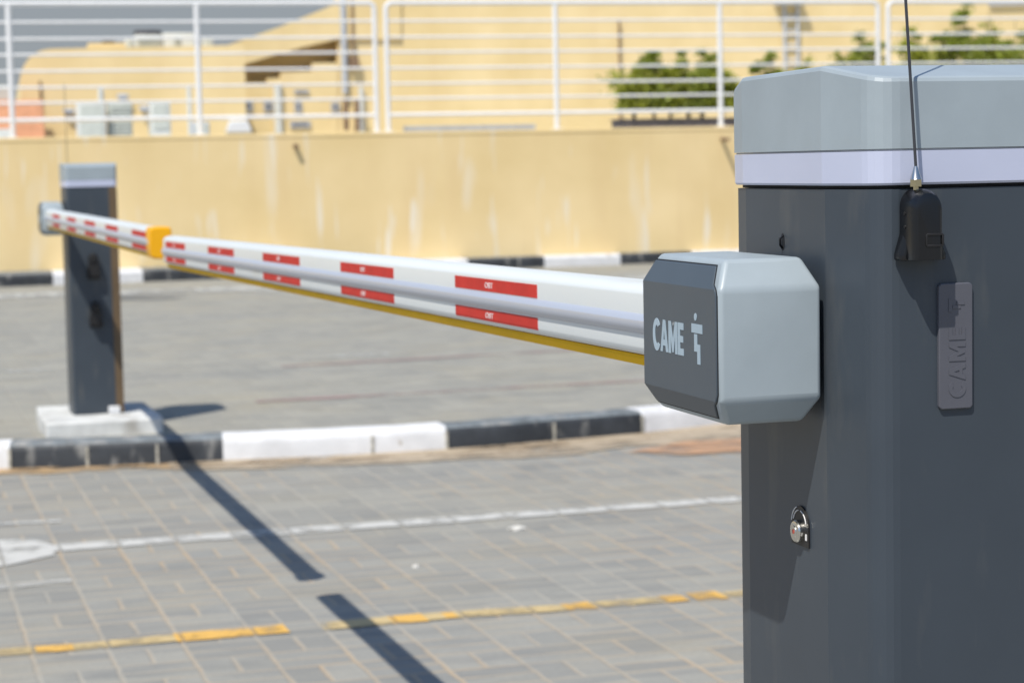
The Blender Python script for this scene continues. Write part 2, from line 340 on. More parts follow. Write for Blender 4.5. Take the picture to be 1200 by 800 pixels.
M['lfaint'] = worn_mat('faint_white_paint', (.46, .46, .43), .42, .62, 7)
M['lyellow'] = worn_mat('worn_yellow_paint', (.68, .40, .09), .50, .72, 9, base=.1)
M['lyellowf'] = worn_mat('faded_yellow_paint', (.54, .41, .20), .42, .72, 9, base=.05)
M['lred'] = worn_mat('faded_red_line', (.34, .23, .21), .36, .66, 4)
M['sand'] = worn_mat('blown_sand', (.50, .34, .18), .48, .66, 5, st=(1, 2.2, 1))
M['sandg'] = worn_mat('thin_sand', (.42, .34, .24), .44, .70, 5, st=(1, 2.2, 1))
M['sando'] = worn_mat('orange_sand', (.54, .31, .17), .44, .72, 5, st=(1, 2.2, 1))
M['shadow_tone'] = worn_mat('drawn_shadow', (.19, .195, .19), .30, .60, 2.2, st=(.4, 2, 1), base=0)  # dark tone standing in for a cast shadow on the far paving

# ================================================================ the large structure
GI = .118                                              # height of the raised paving behind the kerb
bm = bmesh.new(); sheet(bm, [(-400, -60), (400, -60), (400, 900), (-400, 900)], 0)
struct(mesh_obj('paving', bm, M['paver'], smooth=False))

# kerb line (front foot), running left to right, and curving away at the right
kerb_path = [(-9.0, 11.2), (-5.0, 10.45), (-2.6, 10.05), (-1.1, 9.83), (-.45, 9.73), (.526, 9.57), (.857, 9.505), (1.158, 9.452), (1.444, 9.41), (1.78, 9.365), (2.11, 9.34), (2.456, 9.337),
             (2.72, 9.365), (2.994, 9.41), (3.23, 9.45), (3.465, 9.50), (3.73, 9.58), (3.99, 9.68), (4.35, 9.86), (4.75, 10.12), (5.2, 10.5), (5.7, 11.05), (6.3, 11.9), (6.9, 13.0), (7.5, 14.4), (8.6, 17.0), (10.5, 20.5), (13, 24.0)]
kcol = {}
def kseg_col(i):
    x = (kerb_path[i][0]+kerb_path[i+1][0])/2
    for a, b_, c in ((-.45, .526, 1), (.526, 1.444, 0), (1.444, 2.456, 1), (2.456, 3.465, 0), (3.465, 3.99, 1)):
        if a <= x < b_: return c
    return i % 2
def offs(path, d):
    out = []
    for i, p in enumerate(path):
        a = Vector(path[max(i-1, 0)]); b_ = Vector(path[min(i+1, len(path)-1)]); t_ = (b_-a).normalized(); n_ = Vector((-t_.y, t_.x)); out.append(Vector(p)+n_*d)
    return out
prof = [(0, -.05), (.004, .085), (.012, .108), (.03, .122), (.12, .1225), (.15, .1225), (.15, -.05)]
P_ = [offs(kerb_path, d) for d, _ in prof]
bm = bmesh.new()
for i in range(len(kerb_path)-1):
    c = kseg_col(i)
    subs = 4
    def pt(k, s):
        return P_[k][i].lerp(P_[k][i+1], s)
    last = None
    for s in range(subs+1):
        f = s/subs
        ring = []
        for k, (d, z) in enumerate(prof):
            p = pt(k, f); w = noise.noise((p.x*6, p.y*6, z*9))*.0035
            ring.append(bm.verts.new((p.x+w, p.y+w, z + (w if 0 < k < 6 else 0))))
        if last:
            for k in range(len(prof)-1):
                fc = bm.faces.new((last[k], ring[k], ring[k+1], last[k+1]))
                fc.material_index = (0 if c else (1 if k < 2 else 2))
        last = ring
bmesh.ops.remove_doubles(bm, verts=bm.verts, dist=1e-5)
struct(mesh_obj('kerb', bm, [M['kerbw'], M['kerbb'], M['kerbt']], ang=50))
# mortar joints between kerbstones
bm = bmesh.new()
for x in (.526, .857, 1.158, 2.11, 2.456, 2.994, 3.465, 3.99, 4.75):
    i = min(range(len(kerb_path)), key=lambda k: abs(kerb_path[k][0]-x))
    a = Vector(kerb_path[max(i-1, 0)]); b_ = Vector(kerb_path[i+1]); t_ = (b_-a).normalized(); n_ = Vector((-t_.y, t_.x)); p = Vector(kerb_path[i]); w = .006
    q = [p - t_*w - n_*.0035, p + t_*w - n_*.0035, p + t_*w + n_*.014, p - t_*w + n_*.014]
    prism(bm, [tuple(v) for v in q], lambda c: (c[0], c[1], 0.001), lambda c: (c[0], c[1], .098))
struct(mesh_obj('kerb_joints', bm, M['joint'], smooth=False))

bm = bmesh.new()
back = offs(kerb_path, .15)
row = [Vector((-60, back[0].y+9))] + back + [Vector((60, 24))]
lo_ = [bm.verts.new((p.x, p.y, GI)) for p in row]; hi_ = [bm.verts.new((p.x, 40, GI)) for p in row]
for k in range(len(row)-1): bm.faces.new((lo_[k], lo_[k+1], hi_[k+1], hi_[k]))
struct(mesh_obj('raised_paving', bm, M['paver2'], smooth=False))

# painted lines on the near paving
def line(name, mt, quads, z):
    bm = bmesh.new()
    for q in quads: sheet(bm, q, z)
    return struct(mesh_obj(name, bm, mt, smooth=False))
def band(ptsc, w):     # ptsc: centre line ground points
    out = []
    for a, b_ in zip(ptsc, ptsc[1:]): out.append([(a[0], a[1]-w[0]/2), (b_[0], b_[1]-w[1]/2), (b_[0], b_[1]+w[1]/2), (a[0], a[1]+w[0]/2)])
    return out
line('white_line', M['lwhite'], band([(gnd(60, 642)[0], 7.50), (3.2, 7.545), (9, 7.6)], (.13, .115)), .004)
line('white_line_patch', M['lwhite'], [[gnd(*p) for p in ((-30, 634), (42, 633), (63, 640), (64, 651), (6, 664), (-30, 668))]], .0045)
line('white_line_faint', M['lwhite'], band([gnd(-30, 616), gnd(72, 611)], (.06, .04)) + band([gnd(-30, 691.5), gnd(84, 680.5)], (.08, .05)), .004)
def yl(a, b_, w): return band([gnd(*a), gnd(*b_)], (w, w))
line('yellow_line', M['lyellow'], yl((42, 762), (86, 759), .085) + yl((205, 748), (336, 737), .112) + yl((458, 727.5), (498, 724), .11) + yl((520, 722), (534, 721), .08) +
     yl((662, 712.5), (694, 709.5), .10) + yl((774, 703), (802, 700.5), .10) + yl((810, 700), (846, 697.5), .12), .004)
line('yellow_line_faded', M['lyellowf'], yl((-600, 812), (-60, 770), .09) + yl((-60, 770), (42, 762), .09) + yl((86, 759), (205, 748), .09) + yl((377, 734.5), (458, 727.5), .10) + yl((498, 724), (520, 722), .09) + yl((534, 721), (662, 712.5), .09) +
     yl((694, 709.5), (774, 703), .085) + yl((846, 697.5), (980, 688), .085), .004)
# faint markings and a drawn shadow on the raised paving
line('red_line', M['lred'], band([gnd(300, 471, GI), gnd(870, 440, GI)], (.10, .10)) + band([gnd(330, 430, GI), gnd(870, 399, GI)], (.08, .08)), GI+.004)
line('faint_line', M['lfaint'], band([gnd(-30, 437, GI), gnd(84, 433, GI)], (.12, .12)) + band([gnd(385, 419, GI), gnd(455, 415, GI)], (.12, .12)) + band([gnd(-20, 348, GI), gnd(860, 322, GI)], (.9, .9)), GI+.004)
line('shadow_patch', M['shadow_tone'], [[gnd(*p, GI) for p in ((120, 346), (215, 343.5), (228, 347), (205, 351), (120, 354))]], GI+.005)  # shadow of something not modelled, laid on the paving as a dark sheet
# blown sand against the kerb foot
def sand(name, mt, x0, x1, w0, w1, z):
    bm = bmesh.new(); n = 40; xs = [x0+(x1-x0)*i/n for i in range(n+1)]
    def ky(x):
        for a, b_ in zip(kerb_path, kerb_path[1:]):
            if a[0] <= x <= b_[0]: return a[1]+(b_[1]-a[1])*(x-a[0])/(b_[0]-a[0])
    last = None
    for i, x in enumerate(xs):
        f = i/n; w = (w0+(w1-w0)*f)*(1+.45*noise.noise((x*3, 1.3, z*100))); y = ky(x)
        r = [bm.verts.new((x, y+.003, z+.012*min(1, w*4))), bm.verts.new((x, y-w*.3, z+.004)), bm.verts.new((x, y-w, z))]
        if last: bm.faces.new((last[0], last[1], r[1], r[0])); bm.faces.new((last[1], last[2], r[2], r[1]))
        last = r
    o = mesh_obj(name, bm, mt); o['kind'] = 'stuff'; o['label'] = 'sand blown against the foot of the painted kerb'; o['category'] = 'sand'; return o
s1 = sand('sand', M['sand'], -.4, 4.9, .07, .26, .006)
s2 = sand('sand', M['sandg'], 1.2, 6.0, .2, .62, .005); s2['label'] = 'thin greyish dusting of sand spread over the pavers in front of the kerb'
bm = bmesh.new(); 
ps = [gnd(*p) for p in ((735, 531), (800, 519), (890, 514), (960, 512), (960, 530), (870, 531), (800, 534))]
sheet(bm, ps, .0085); s3 = mesh_obj('sand', bm, M['sando'], smooth=False); s3['kind'] = 'stuff'; s3['label'] = 'orange sand patch on the pavers below the white kerb at right'; s3['category'] = 'sand'

# ---- retaining wall, its kerb and the ground above
WY, WT = 24.05, 1.70
def bx_b(name, x0, x1, y0, y1, z0, z1, mt, bev=0, **k):
    bm = bmesh.new(); box(bm, x0, x1, y0, y1, z0, z1); return mesh_obj(name, bm, mt, bevel=bev, rotz=D_, smooth=bool(bev), **k)
o = thing('retaining_wall', 'long yellow rendered retaining wall with white salt streaks, behind the paving', 'wall', wb(4, WY, GI), D_)
def wl(b): return b
bm = bmesh.new(); box(bm, -30, 40, 0, .34, -.3, WT-GI-.05); mesh_obj('wall_face', bm, M['wall'], o, smooth=False)
bm = bmesh.new(); box(bm, -30, 40, -.006, .35, WT-GI-.05, WT-GI); mesh_obj('coping', bm, M['wall'], o, bevel=.01)
# wall kerb: a tapering strip with black and white painted faces
brk = [-30, -8.2, -7.2, -6.3, -5.3, -4.4, -3.4, -2.4, -1.4, -.45, .516, 1.466, 2.40, 3.32, 4.22, 5.135, 6.055, 6.991, 7.892, 8.8, 9.7, 10.6, 11.5, 12.4, 13.3, 14.2, 15.1, 16, 17, 40]
bm = bmesh.new()
def ky(x): return 23.20 + .092*x if x < 8 else 23.936
for i, (a, b_) in enumerate(zip(brk, brk[1:])):
    w = (i % 2 == 0)
    ya, yb = ky(max(a, -3)), ky(max(b_, -3)); WYk = WY-.004
    A = [(a, ya, GI-.05), (a, ya+.004, GI+.10), (a, ya+.025, GI+.125), (a, WYk, GI+.125)]
    B = [(b_, yb, GI-.05), (b_, yb+.004, GI+.10), (b_, yb+.025, GI+.125), (b_, WYk, GI+.125)]
    va = [bm.verts.new(p) for p in A]; vb = [bm.verts.new(p) for p in B]
    for k in range(3):
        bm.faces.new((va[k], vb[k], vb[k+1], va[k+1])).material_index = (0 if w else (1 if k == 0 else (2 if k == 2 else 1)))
# colours: breaks listed so that segments starting at .516 and 6.055 are white
for f in bm.faces: pass
struct(mesh_obj('wall_kerb', bm, [M['kerbw'], M['kerbb'], M['kerbt']], rotz=D_, smooth=False))
bm = bmesh.new(); sheet(bm, [tuple(wb(-60, WY+.33))[:2], tuple(wb(90, WY+.33))[:2], tuple(wb(160, 160))[:2], tuple(wb(-130, 160))[:2]], WT-.06)
struct(mesh_obj('upper_ground', bm, M['concrete'], smooth=False))

# ================================================================ railing on the wall
FY = WY+.17; RT_Z = 3.165
def round_frame(x0, x1, z0, z1, r, n=6):
    pts = [(x0, z0)]
    for k in range(n+1):
        a = math.pi - (math.pi/2)*k/n; pts.append((x0+r+r*math.cos(a), z1-r+r*math.sin(a)))
    for k in range(n+1):
        a = math.pi/2 - (math.pi/2)*k/n; pts.append((x1-r+r*math.cos(a), z1-r+r*math.sin(a)))
    pts.append((x1, z0)); return pts
def railing(x0, x1, posts, label):
    t = thing('railing_panel', label, 'railing', wb((x0+x1)/2, FY, WT), D_, 'white railing panels on the wall')
    cx = (x0+x1)/2; H = RT_Z-WT
    bm = bmesh.new(); tube(bm, [(x-cx, 0, z) for x, z in round_frame(x0, x1, 0, H, .07)], .028, 12); mesh_obj('frame', bm, M['railing'], t, ang=60)
    for z in (2.961, 2.779, 2.606, 2.427, 2.249, 2.080):
        bm = bmesh.new(); tube(bm, [(x0-cx+.02, 0, z-WT), (x1-cx-.02, 0, z-WT)], .0145, 10); mesh_obj('bar', bm, M['railing'], t, ang=60)
    bm = bmesh.new(); tube(bm, [(x0-cx+.02, 0, 1.892-WT), (x1-cx-.02, 0, 1.892-WT)], .024, 10); mesh_obj('bottom_rail', bm, M['railing'], t, ang=60)
    for x in posts:
        bm = bmesh.new(); tube(bm, [(x-cx, 0, 0), (x-cx, 0, H-.01)], .03, 12); mesh_obj('post', bm, M['railing'], t, ang=60)
    for x in list(posts)+[x0, x1]:
        bm = bmesh.new(); box(bm, x-cx-.06, x-cx+.06, -.05, .05, 0, .01); mesh_obj('foot_plate', bm, M['railing'], t, bevel=.002)
    return t
railing(-1.87, 4.225, (.165, 2.214), 'white tubular railing panel above the far barrier, leftmost on the wall')
railing(4.36, 10.38, (6.355, 8.37), 'white tubular railing panel in the middle of the wall, before the potted shrubs')
railing(10.51, 16.5, (12.5, 14.5), 'white tubular railing panel at right, rising behind the near antenna')

# small things on and in the wall
def stub(px, py, L_, r, label):
    x, z = onb(px, py, WY)
    bm = bmesh.new(); tube(bm, [(0, .03, 0), (0, -L_, -.01)], r, 12)
    o = mesh_obj('drain_pipe', bm, M['rust'], rotz=D_, loc=wb(x, WY, z)); return tag(o, label, 'pipe', 'pipe stubs in the wall')
stub(346, 171, .085, .028, 'short rusty pipe stub in the yellow wall, above the red and white boom')
stub(846, 163, .22, .022, 'longer pipe stub in the yellow wall just left of the near cabinet cap')
x, z = onb(279, 157, WY+.15)
t = thing('floodlight', 'small white hooded floodlight sitting on top of the yellow wall', 'floodlight', wb(x, WY+.05, WT), D_)
bm = bmesh.new(); prism(bm, [(-.15, .02), (.15, .02), (.10, .15), (-.10, .15)], lambda c: (c[0], -.03, c[1]), lambda c: (c[0]*.9, .20, c[1])); mesh_obj('hood', bm, M['railing'], t, bevel=.012)
bm = bmesh.new(); box(bm, -.13, .13, -.01, .17, 0, .02); mesh_obj('base', bm, M['acgrey'], t, bevel=.004)
x0, z0 = onb(474, 151, WY+.45); x1, _ = onb(626, 150, WY+.45)
bm = bmesh.new(); box(bm, x0, x1, WY+.38, WY+.52, WT-.06, z0+.028)
tag(mesh_obj('cable_duct', bm, M['greypaint'], rotz=D_, bevel=.005), 'low grey duct lying behind the railing foot on the wall', 'duct')
# wire down the far side beside the far barrier comes with the barrier antenna

# ================================================================ buildings behind
def slab(name, poly, y0, y1, mt, parent, bev=0, smooth=False):
    """poly in photo coordinates on the plane y0 (wall frame), pushed back to y1."""
    pts = [onb(px, py, y0) for px, py in poly]
    bm = bmesh.new(); prism(bm, pts, lambda c: (c[0], y0, c[1]), lambda c: (c[0], y1, c[1]))
    return mesh_obj(name, bm, mt, parent, bevel=bev, smooth=smooth)
# low block on the left with a rounded corner
BY = 38.0
b1 = thing('yellow_building', 'low yellow rendered building with rounded corner behind the left railing', 'building', (0, 0, 0), D_)
xa, zt = onb(100, 57, BY); zt2 = onb(25, 70, BY)[1]
xr = onb(286, 60, BY)[0]; xl = onb(24, 100, BY)[0]
zb = 1.4
arc = [(xl, 0)]
pts = []
rr = .55
ztop = onb(60, 57.5, BY)[1]
front = [(xl, zb)]
for k in range(9):
    a = math.pi - math.pi/2*k/8; front.append((xl+rr+rr*math.cos(a), ztop-rr+rr*math.sin(a)))
zr = onb(275, 53, BY)[1]
front += [(xr, zr), (xr, zb)]
bm = bmesh.new(); prism(bm, front, lambda c: (c[0], BY, c[1]), lambda c: (c[0], BY+9, c[1])); mesh_obj('wall', bm, M['bldg'], b1, ang=50)
for px, py in ((81, 131), (144, 114), (170, 128)):
    x, z = onb(px, py, BY-.12); bm = bmesh.new(); box(bm, x-.06, x+.06, BY-.08, BY-.002, z-.06, z+.06); box(bm, x-.10, x+.10, BY-.14, BY-.06, z-.02, z+.05)
    mesh_obj('wall_lamp', bm, M['greypaint'], b1, bevel=.01)
x, z = onb(47, 95, BY); bm = bmesh.new(); tube(bm, [(x, BY-.03, zb), (x, BY-.03, z)], .018, 8); mesh_obj('downpipe', bm, M['rust'], b1)
# rooftop plant
def unit(name, label, cat, px0, px1, py0, py1, y0, dep, mt, parts=(), grp=None):
    x0, z1 = onb(px0, py0, y0); x1, z0 = onb(px1, py1, y0)
    t = thing(name, label, cat, wb((x0+x1)/2, y0, z0), D_, grp)
    w = (x1-x0)/2; h = z1-z0
    bm = bmesh.new(); box(bm, -w, w, 0, dep, 0, h); mesh_obj('casing', bm, mt, t, bevel=.02)
    for kind, a, b_, c, d in parts:
        bm = bmesh.new()
        if kind == 'grille':
            n = 9
            for i in range(n): 
                zz = c*h + (d-c)*h*i/n; box(bm, -w+2*w*a, -w+2*w*b_, -.03, -.002, zz, zz+(d-c)*h/n*.55)
            mesh_obj('grille', bm, M['acgrey'], t)
        elif kind == 'fan':
            tube(bm, [((a*2-1)*w, dep/2, h), ((a*2-1)*w, dep/2, h+d)], b_, 20); mesh_obj('fan', bm, M['dark'], t)
        elif kind == 'pipe':
            tube(bm, [((a*2-1)*w, -.05, -.0), ((a*2-1)*w, -.05, h*d)], b_, 8); mesh_obj('pipe', bm, M['acwhite'], t)
        elif kind == 'door':
            box(bm, -w+2*w*a, -w+2*w*b_, -.015, -.001, c*h, d*h); mesh_obj('panel', bm, M['acgrey'], t, bevel=.004)
    return t
RY = 40.5
unit('rooftop_unit', 'white rooftop air unit with a dark round fan on the yellow building', 'air unit', 158, 190, 41, 58, RY, 1.0, M['acwhite'], (('fan', .55, .26, 0, .10), ('grille', .1, .9, .2, .9)), 'white units on the roof')
unit('rooftop_unit', 'white rooftop duct box immediately left of the second railing post', 'air unit', 191, 228, 39, 58, RY, 1.0, M['acwhite'], (('grille', .35, .55, .1, .8),), 'white units on the roof')
unit('rooftop_unit', 'small white rooftop box left of the dark fan', 'air unit', 147, 156, 46, 58, RY, .5, M['acwhite'], (('door', .2, .8, .1, .9),), 'white units on the roof')
unit('rooftop_unit', 'small white rooftop box just right of the second railing post', 'air unit', 238, 250, 44, 58, RY, .5, M['acwhite'], (('door', .2, .8, .1, .9),), 'white units on the roof')
unit('rooftop_unit', 'long flat yellowish box at the left end of the roof plant', 'air unit', 103, 148, 51, 60, RY, .5, M['bldg'], (('fan', .55, .12, 0, .06),), 'white units on the roof')
# units and cabinets standing on the upper ground before the building
unit('air_conditioner', 'tall white cabinet before the yellow building, left of the louvred one', 'air conditioner', 90, 125, 121, 166, 34, .6, M['acwhite'], (('door', .1, .9, .08, .95),), 'white units behind the railing')
unit('air_conditioner', 'grey louvred air conditioner beside the tall white cabinet', 'air conditioner', 126, 156, 118, 166, 34.2, .6, M['acgrey'], (('grille', .1, .9, .1, .9),), 'white units behind the railing')
unit('air_conditioner', 'narrow white cabinet standing alone left of the second railing post', 'air conditioner', 176, 201, 119, 166, 34, .6, M['acwhite'], (('door', .12, .88, .3, .92),), 'white units behind the railing')
unit('standpipe', 'thin white pipe box just left of the second railing post', 'pipe', 220, 226, 104, 166, 34, .12, M['acwhite'], (('pipe', .2, .03, 0, 1.05),))
unit('standpipe', 'thin pale vent post between the white cabinet and the louvred one', 'pipe', 116, 122, 104, 122, 34.3, .12, M['acwhite'], (('pipe', .2, .03, 0, 1.05),))
unit('meter_box', 'small blue grey box seen at the foot of the second railing post', 'box', 226, 246, 143, 166, 33, .3, M['greypaint'], (('door', .1, .9, .1, .9),))
# orange container at the far left
t = thing('orange_container', 'faded orange container standing left of the rounded yellow building', 'container', (0, 0, 0), D_)
slab('side', [(-60, 119), (50, 117), (54, 175), (-60, 178)], 36, 37.8, M['orangepaint'], t, bev=.02)
slab('roof_box', [(-60, 101), (10, 100), (11, 118), (-60, 119)], 36.6, 37.5, M['acgrey'], t, bev=.02)
slab('lower_panel', [(-60, 152), (14, 151), (14, 176), (-60, 178)], 35.9, 35.98, M['acwhite'], t)

# large building: sloping parapet, dark recess under it, blank facade to the right
GY = 42.0
b2 = thing('yellow_hall', 'large yellow rendered hall with a sloping parapet and shaded recess under it', 'building', (0, 0, 0), D_)
slab('sloping_parapet', [(255, 57.5), (330, 31), (396, 4), (470, -28), (470, 46), (396, 46), (352, 56), (284, 76), (255, 80)], GY-.06, GY+.3, M['bldg'], b2)
slab('facade', [(396, -60), (2600, -90), (2600, 210), (396, 180)], GY, GY+.5, M['bldg'], b2)
slab('recess_wall', [(240, 66), (300, 58), (440, 22), (440, 180), (240, 180)], GY+.62, GY+.9, M['bldg'], b2)
def slope_slab(a, b_, th, y0, y1):
    (xa_, za_), (xb_, zb__) = onb(*a, y0), onb(*b_, y0); bm = bmesh.new()
    prism(bm, [(xa_, za_), (xb_, zb__), (xb_, zb__+th), (xa_, za_+th)], lambda c: (c[0], y0, c[1]), lambda c: (c[0], y1, c[1])); return mesh_obj('recess_soffit', bm, M['bldg'], b2, smooth=False)
slope_slab((284, 75), (396, 45), .12, GY+.302, GY+.618)
slab('recess_end', [(396.3, 30), (404, 30), (404, 180), (396.3, 180)], GY+.502, GY+.618, M['bldg'], b2)
slab('recess_side', [(255, 76), (284, 76), (284, 180), (255, 180)], GY-.05, GY+.6, M['bldg'], b2)
slab('parapet_lower', [(284.2, 97), (313, 97), (313, 92), (329, 92), (329, 85), (366, 84), (366, 74), (395.8, 74), (395.8, 180), (284.2, 180)], GY-.02, GY+.3, M['bldg'], b2)
for (a, b_, c, d) in ((285, 296, 117, 131), (309, 320, 119, 131), (345, 362, 105, 110), (345, 354, 119, 132), (388, 398, 120, 131), (340, 364, 142, 150)):
    x0, z1 = onb(a, c, GY-.06); x1, z0 = onb(b_, d, GY-.06)
    bm = bmesh.new(); box(bm, x0, x1, GY-.06, GY-.021, z0, z1); w = mesh_obj('window', bm, M['windowf'], b2)
    bm = bmesh.new(); box(bm, x0+.05, x1-.05, GY-.068, GY-.062, z0+.05, z1-.05); mesh_obj('pane', bm, M['glass'], w)
for px, top, bot, r, mt, nm in ((401, -20, 110, .06, 'greypaint', 'downpipe'), (412, -20, 74, .028, 'rust', 'downpipe'), (325, 98, 175, .08, 'acwhite', 'downpipe'), (423, 102, 175, .05, 'acwhite', 'downpipe'), (725.5, 24, 175, .022, 'rust', 'downpipe')):
    x, z1 = onb(px, top, GY-.07 if px < 500 else GY-.06); _, z0 = onb(px, bot, GY-.07 if px < 500 else GY-.06); yy = GY-.07 if px < 500 else GY-.06
    bm = bmesh.new(); tube(bm, [(x, yy, z0), (x, yy, z1)], r, 10)
    if px == 412: box(bm, x-.09, x+.09, yy-.08, yy+.08, z0-.1, z0+.12)
    mesh_obj(nm, bm, M[mt], b2)
for px in (405, 418):
    x, z1 = onb(px, 116, GY-.3); _, z0 = onb(px, 153, GY-.3); bm = bmesh.new(); tube(bm, [(x, GY-.3, z0), (x, GY-.3, z1)], .055, 8); mesh_obj('post', bm, M['rust'], b2)
slab('facade_vent', [(1160, 1), (1216, 0), (1216, 6), (1160, 7)], GY-.08, GY-.002, M['greypaint'], b2)
# distant pale grey shed closing the view at top left
# lattice mast / cage ladder before the hall
t = thing('cage_ladder', 'grey steel ladder with a small platform against the yellow hall, above the near cabinet', 'ladder', (0, 0, 0), D_)
x0, zt = onb(919, 3, GY-.07); x1, _ = onb(934.5, 3, GY-.07); _, zb2 = onb(925, 150, GY-.07)
for x in (x0, x1):
    bm = bmesh.new(); tube(bm, [(x, GY-.07, zb2), (x, GY-.07, zt)], .035, 8); mesh_obj('rail', bm, M['greypaint'], t)
z = zb2+.2
while z < zt-.1:
    bm = bmesh.new(); tube(bm, [(x0, GY-.07, z), (x1, GY-.07, z)], .022, 6); mesh_obj('rung', bm, M['greypaint'], t); z += .3
bm = bmesh.new(); box(bm, x0-.22, x1+.12, GY-.26, GY-.03, zt-.06, zt+.05); mesh_obj('platform', bm, M['greypaint'], t)

# ---------------------------------------------------------------- planter and shrubs
PY = 25.6
x0, z1 = onb(725, 142, PY); x1, _ = onb(858, 140, PY)
t = thing('planter_trough', 'long low dark planter trough behind the railing, left of the near cabinet', 'planter', wb((x0+x1)/2, PY-.2, WT-.06), D_)
w = (x1-x0)/2+.03; h = z1-(WT-.06)
bm = bmesh.new(); box(bm, -w, w, 0, .42, 0, h); mesh_obj('trough', bm, M['planter'], t, bevel=.012)
bm = bmesh.new(); box(bm, -w-.015, w+.015, -.015, .435, h+.0005, h+.02); mesh_obj('rim', bm, M['planter'], t, bevel=.005)
def shrub(px, pyt, pyb, hw, y, label, n=1500, mt='leaf', zbase=None, lean=0):
    x, zt = onb(px, pyt, y); _, zb_ = onb(px, pyb, y)
    if zbase is None: zbase = zb_
    H = zt-zbase; rng = random.Random(int(px*7+pyt))
    t = thing('shrub', label, 'shrub', wb(x, y, zbase), D_, 'shrubs behind the railing')
    bm = bmesh.new()
    tips = []
    for k in range(7):
        a = rng.uniform(0, 6.28); s = rng.uniform(.25, 1)*hw; tp = Vector((math.cos(a)*s+lean, math.sin(a)*s*.7, H*rng.uniform(.62, .98)))
        if k == 0: tp = Vector((lean, 0, H*.97))
        mid = Vector((tp.x*.4, tp.y*.4, H*.4)); tube(bm, [(0, 0, 0), mid, tp], [.014, .009, .003], 5); tips.append((mid, tp))
    mesh_obj('stem', bm, M['trunk'], t)
    bm = bmesh.new()
    cl = []
    for k in range(48):
        mid, tp = tips[rng.randrange(7)]; f = rng.uniform(.0, 1.02); c = Vector((0, 0, H*.22)).lerp(mid, f*2) if f < .5 else mid.lerp(tp, f*2-1)
        c = c + Vector((rng.gauss(0, hw*.30), rng.gauss(0, hw*.25), rng.gauss(0, H*.05)))
        rad = rng.uniform(.07, .14)*(1.2 if c.z < H*.72 else .55); cl.append((c, rad))
    for k in range(n):
        c, rad = cl[rng.randrange(len(cl))]
        p = c + Vector((rng.gauss(0, 1), rng.gauss(0, 1), rng.gauss(0, .8)))*rad*.55
        if p.z < H*.16 or p.z > H*1.04: continue
        d = Vector((rng.gauss(0, 1), rng.gauss(0, 1), rng.uniform(-.2, 1.2))).normalized(); s = Vector((rng.gauss(0, 1), rng.gauss(0, 1), rng.gauss(0, 1))).cross(d)
        if s.length < .01: continue
        s.normalize(); l = rng.uniform(.04, .075); w_ = l*.30
        bm.faces.new([bm.verts.new(q) for q in (p, p+d*l*.5+s*w_, p+d*l, p+d*l*.5-s*w_)])
    mesh_obj('foliage', bm, M[mt], t, smooth=False)
    return t
tz = z1-.02
for px, pyt, hw, lb, mt in ((742, 71, .20, 'small leafy shrub at the left end of the dark trough', 'leaf'), (766, 66, .20, 'second leafy shrub from the left in the dark trough', 'leaf2'),
                        (785, 68, .20, 'bushy shrub in the middle of the dark trough', 'leaf'), (806, 81, .17, 'lowest shrub in the dark trough, beside the tallest one', 'leaf2'),
                        (822, 57, .25, 'tallest pointed shrub in the dark trough, by the railing post', 'leaf2'), (845, 78, .22, 'shrub at the right end of the dark trough, half behind the post', 'leaf')):
    shrub(px, pyt, 141, hw, PY, lb, 4200 if hw > .2 else 3400, mt, zbase=tz)
for px, pyt, hw, lb, mt in ((905, 70, .20, 'low shrub showing just above the left end of the near cabinet cap', 'leaf2'), (942, 72, .13, 'tiny shrub tip above the near cap, right of the cage ladder', 'leaf'), (984, 61, .14, 'small sparse shrub tip above the near cabinet cap', 'leaf'),
                        (1017, 38, .25, 'dense shrub left of the paired railing posts', 'leaf2'), (1068, 33, .27, 'shrub behind the thin antenna whip', 'leaf'),
                        (1108, 42, .20, 'leaning wispy shrub between the whip and the big shrub', 'leaf2'), (1132, 14, .33, 'big pointed shrub, tallest above the near cabinet', 'leaf2'), (1160, 22, .12, 'thin upright shrub between two bigger ones', 'leaf'), (1190, 22, .33, 'broad bushy shrub at the right edge', 'leaf2'), (1240, 26, .3, 'shrub just beyond the right edge shrub', 'leaf')):
    shrub(px, pyt-6, 150, hw, PY+.3, lb, 4600 if hw > .18 else 1600, mt, zbase=WT-.06+.08)
x0, _ = onb(890, 140, PY+.3); x1, _ = onb(1300, 140, PY+.3)
t = thing('planter_trough', 'planter trough hidden behind the near cabinet, under the right hand shrubs', 'planter', wb((x0+x1)/2, PY+.1, WT-.06), D_)
w = (x1-x0)/2+.03
bm = bmesh.new(); box(bm, -w, w, 0, .42, 0, .16); mesh_obj('trough', bm, M['planter'], t, bevel=.012)
bm = bmesh.new(); box(bm, -w-.015, w+.015, -.015, .435, .1605, .18); mesh_obj('rim', bm, M['planter'], t, bevel=.005)

# ================================================================ concrete plinths
def plinth(x0, x1, y0, y1, z0, z1, label):
    bm = bmesh.new(); n = 10
    box(bm, x0, x1, y0, y1, z0, z1); bmesh.ops.subdivide_edges(bm, edges=bm.edges, cuts=8, use_grid_fill=True)
    for v in bm.verts:
        k = noise.noise(v.co*7)*.006 + noise.noise(v.co*2.5)*.01
        v.co += Vector((k, -k, k*.4 if v.co.z > z0+.01 else 0))
    o = mesh_obj('concrete_plinth', bm, M['concrete'], bevel=.008, ang=50); return tag(o, label, 'plinth', 'concrete plinths under the barriers')
ZF, ZN = .190, .228
plinth(.70, 1.22, 9.70, 10.42, GI-.02, ZF-.002, 'rough white concrete plinth under the far barrier, on the kerb edge')
plinth(.66, 1.26, 1.60, 2.20, -.02, ZN-.002, 'rough white concrete plinth under the near barrier')

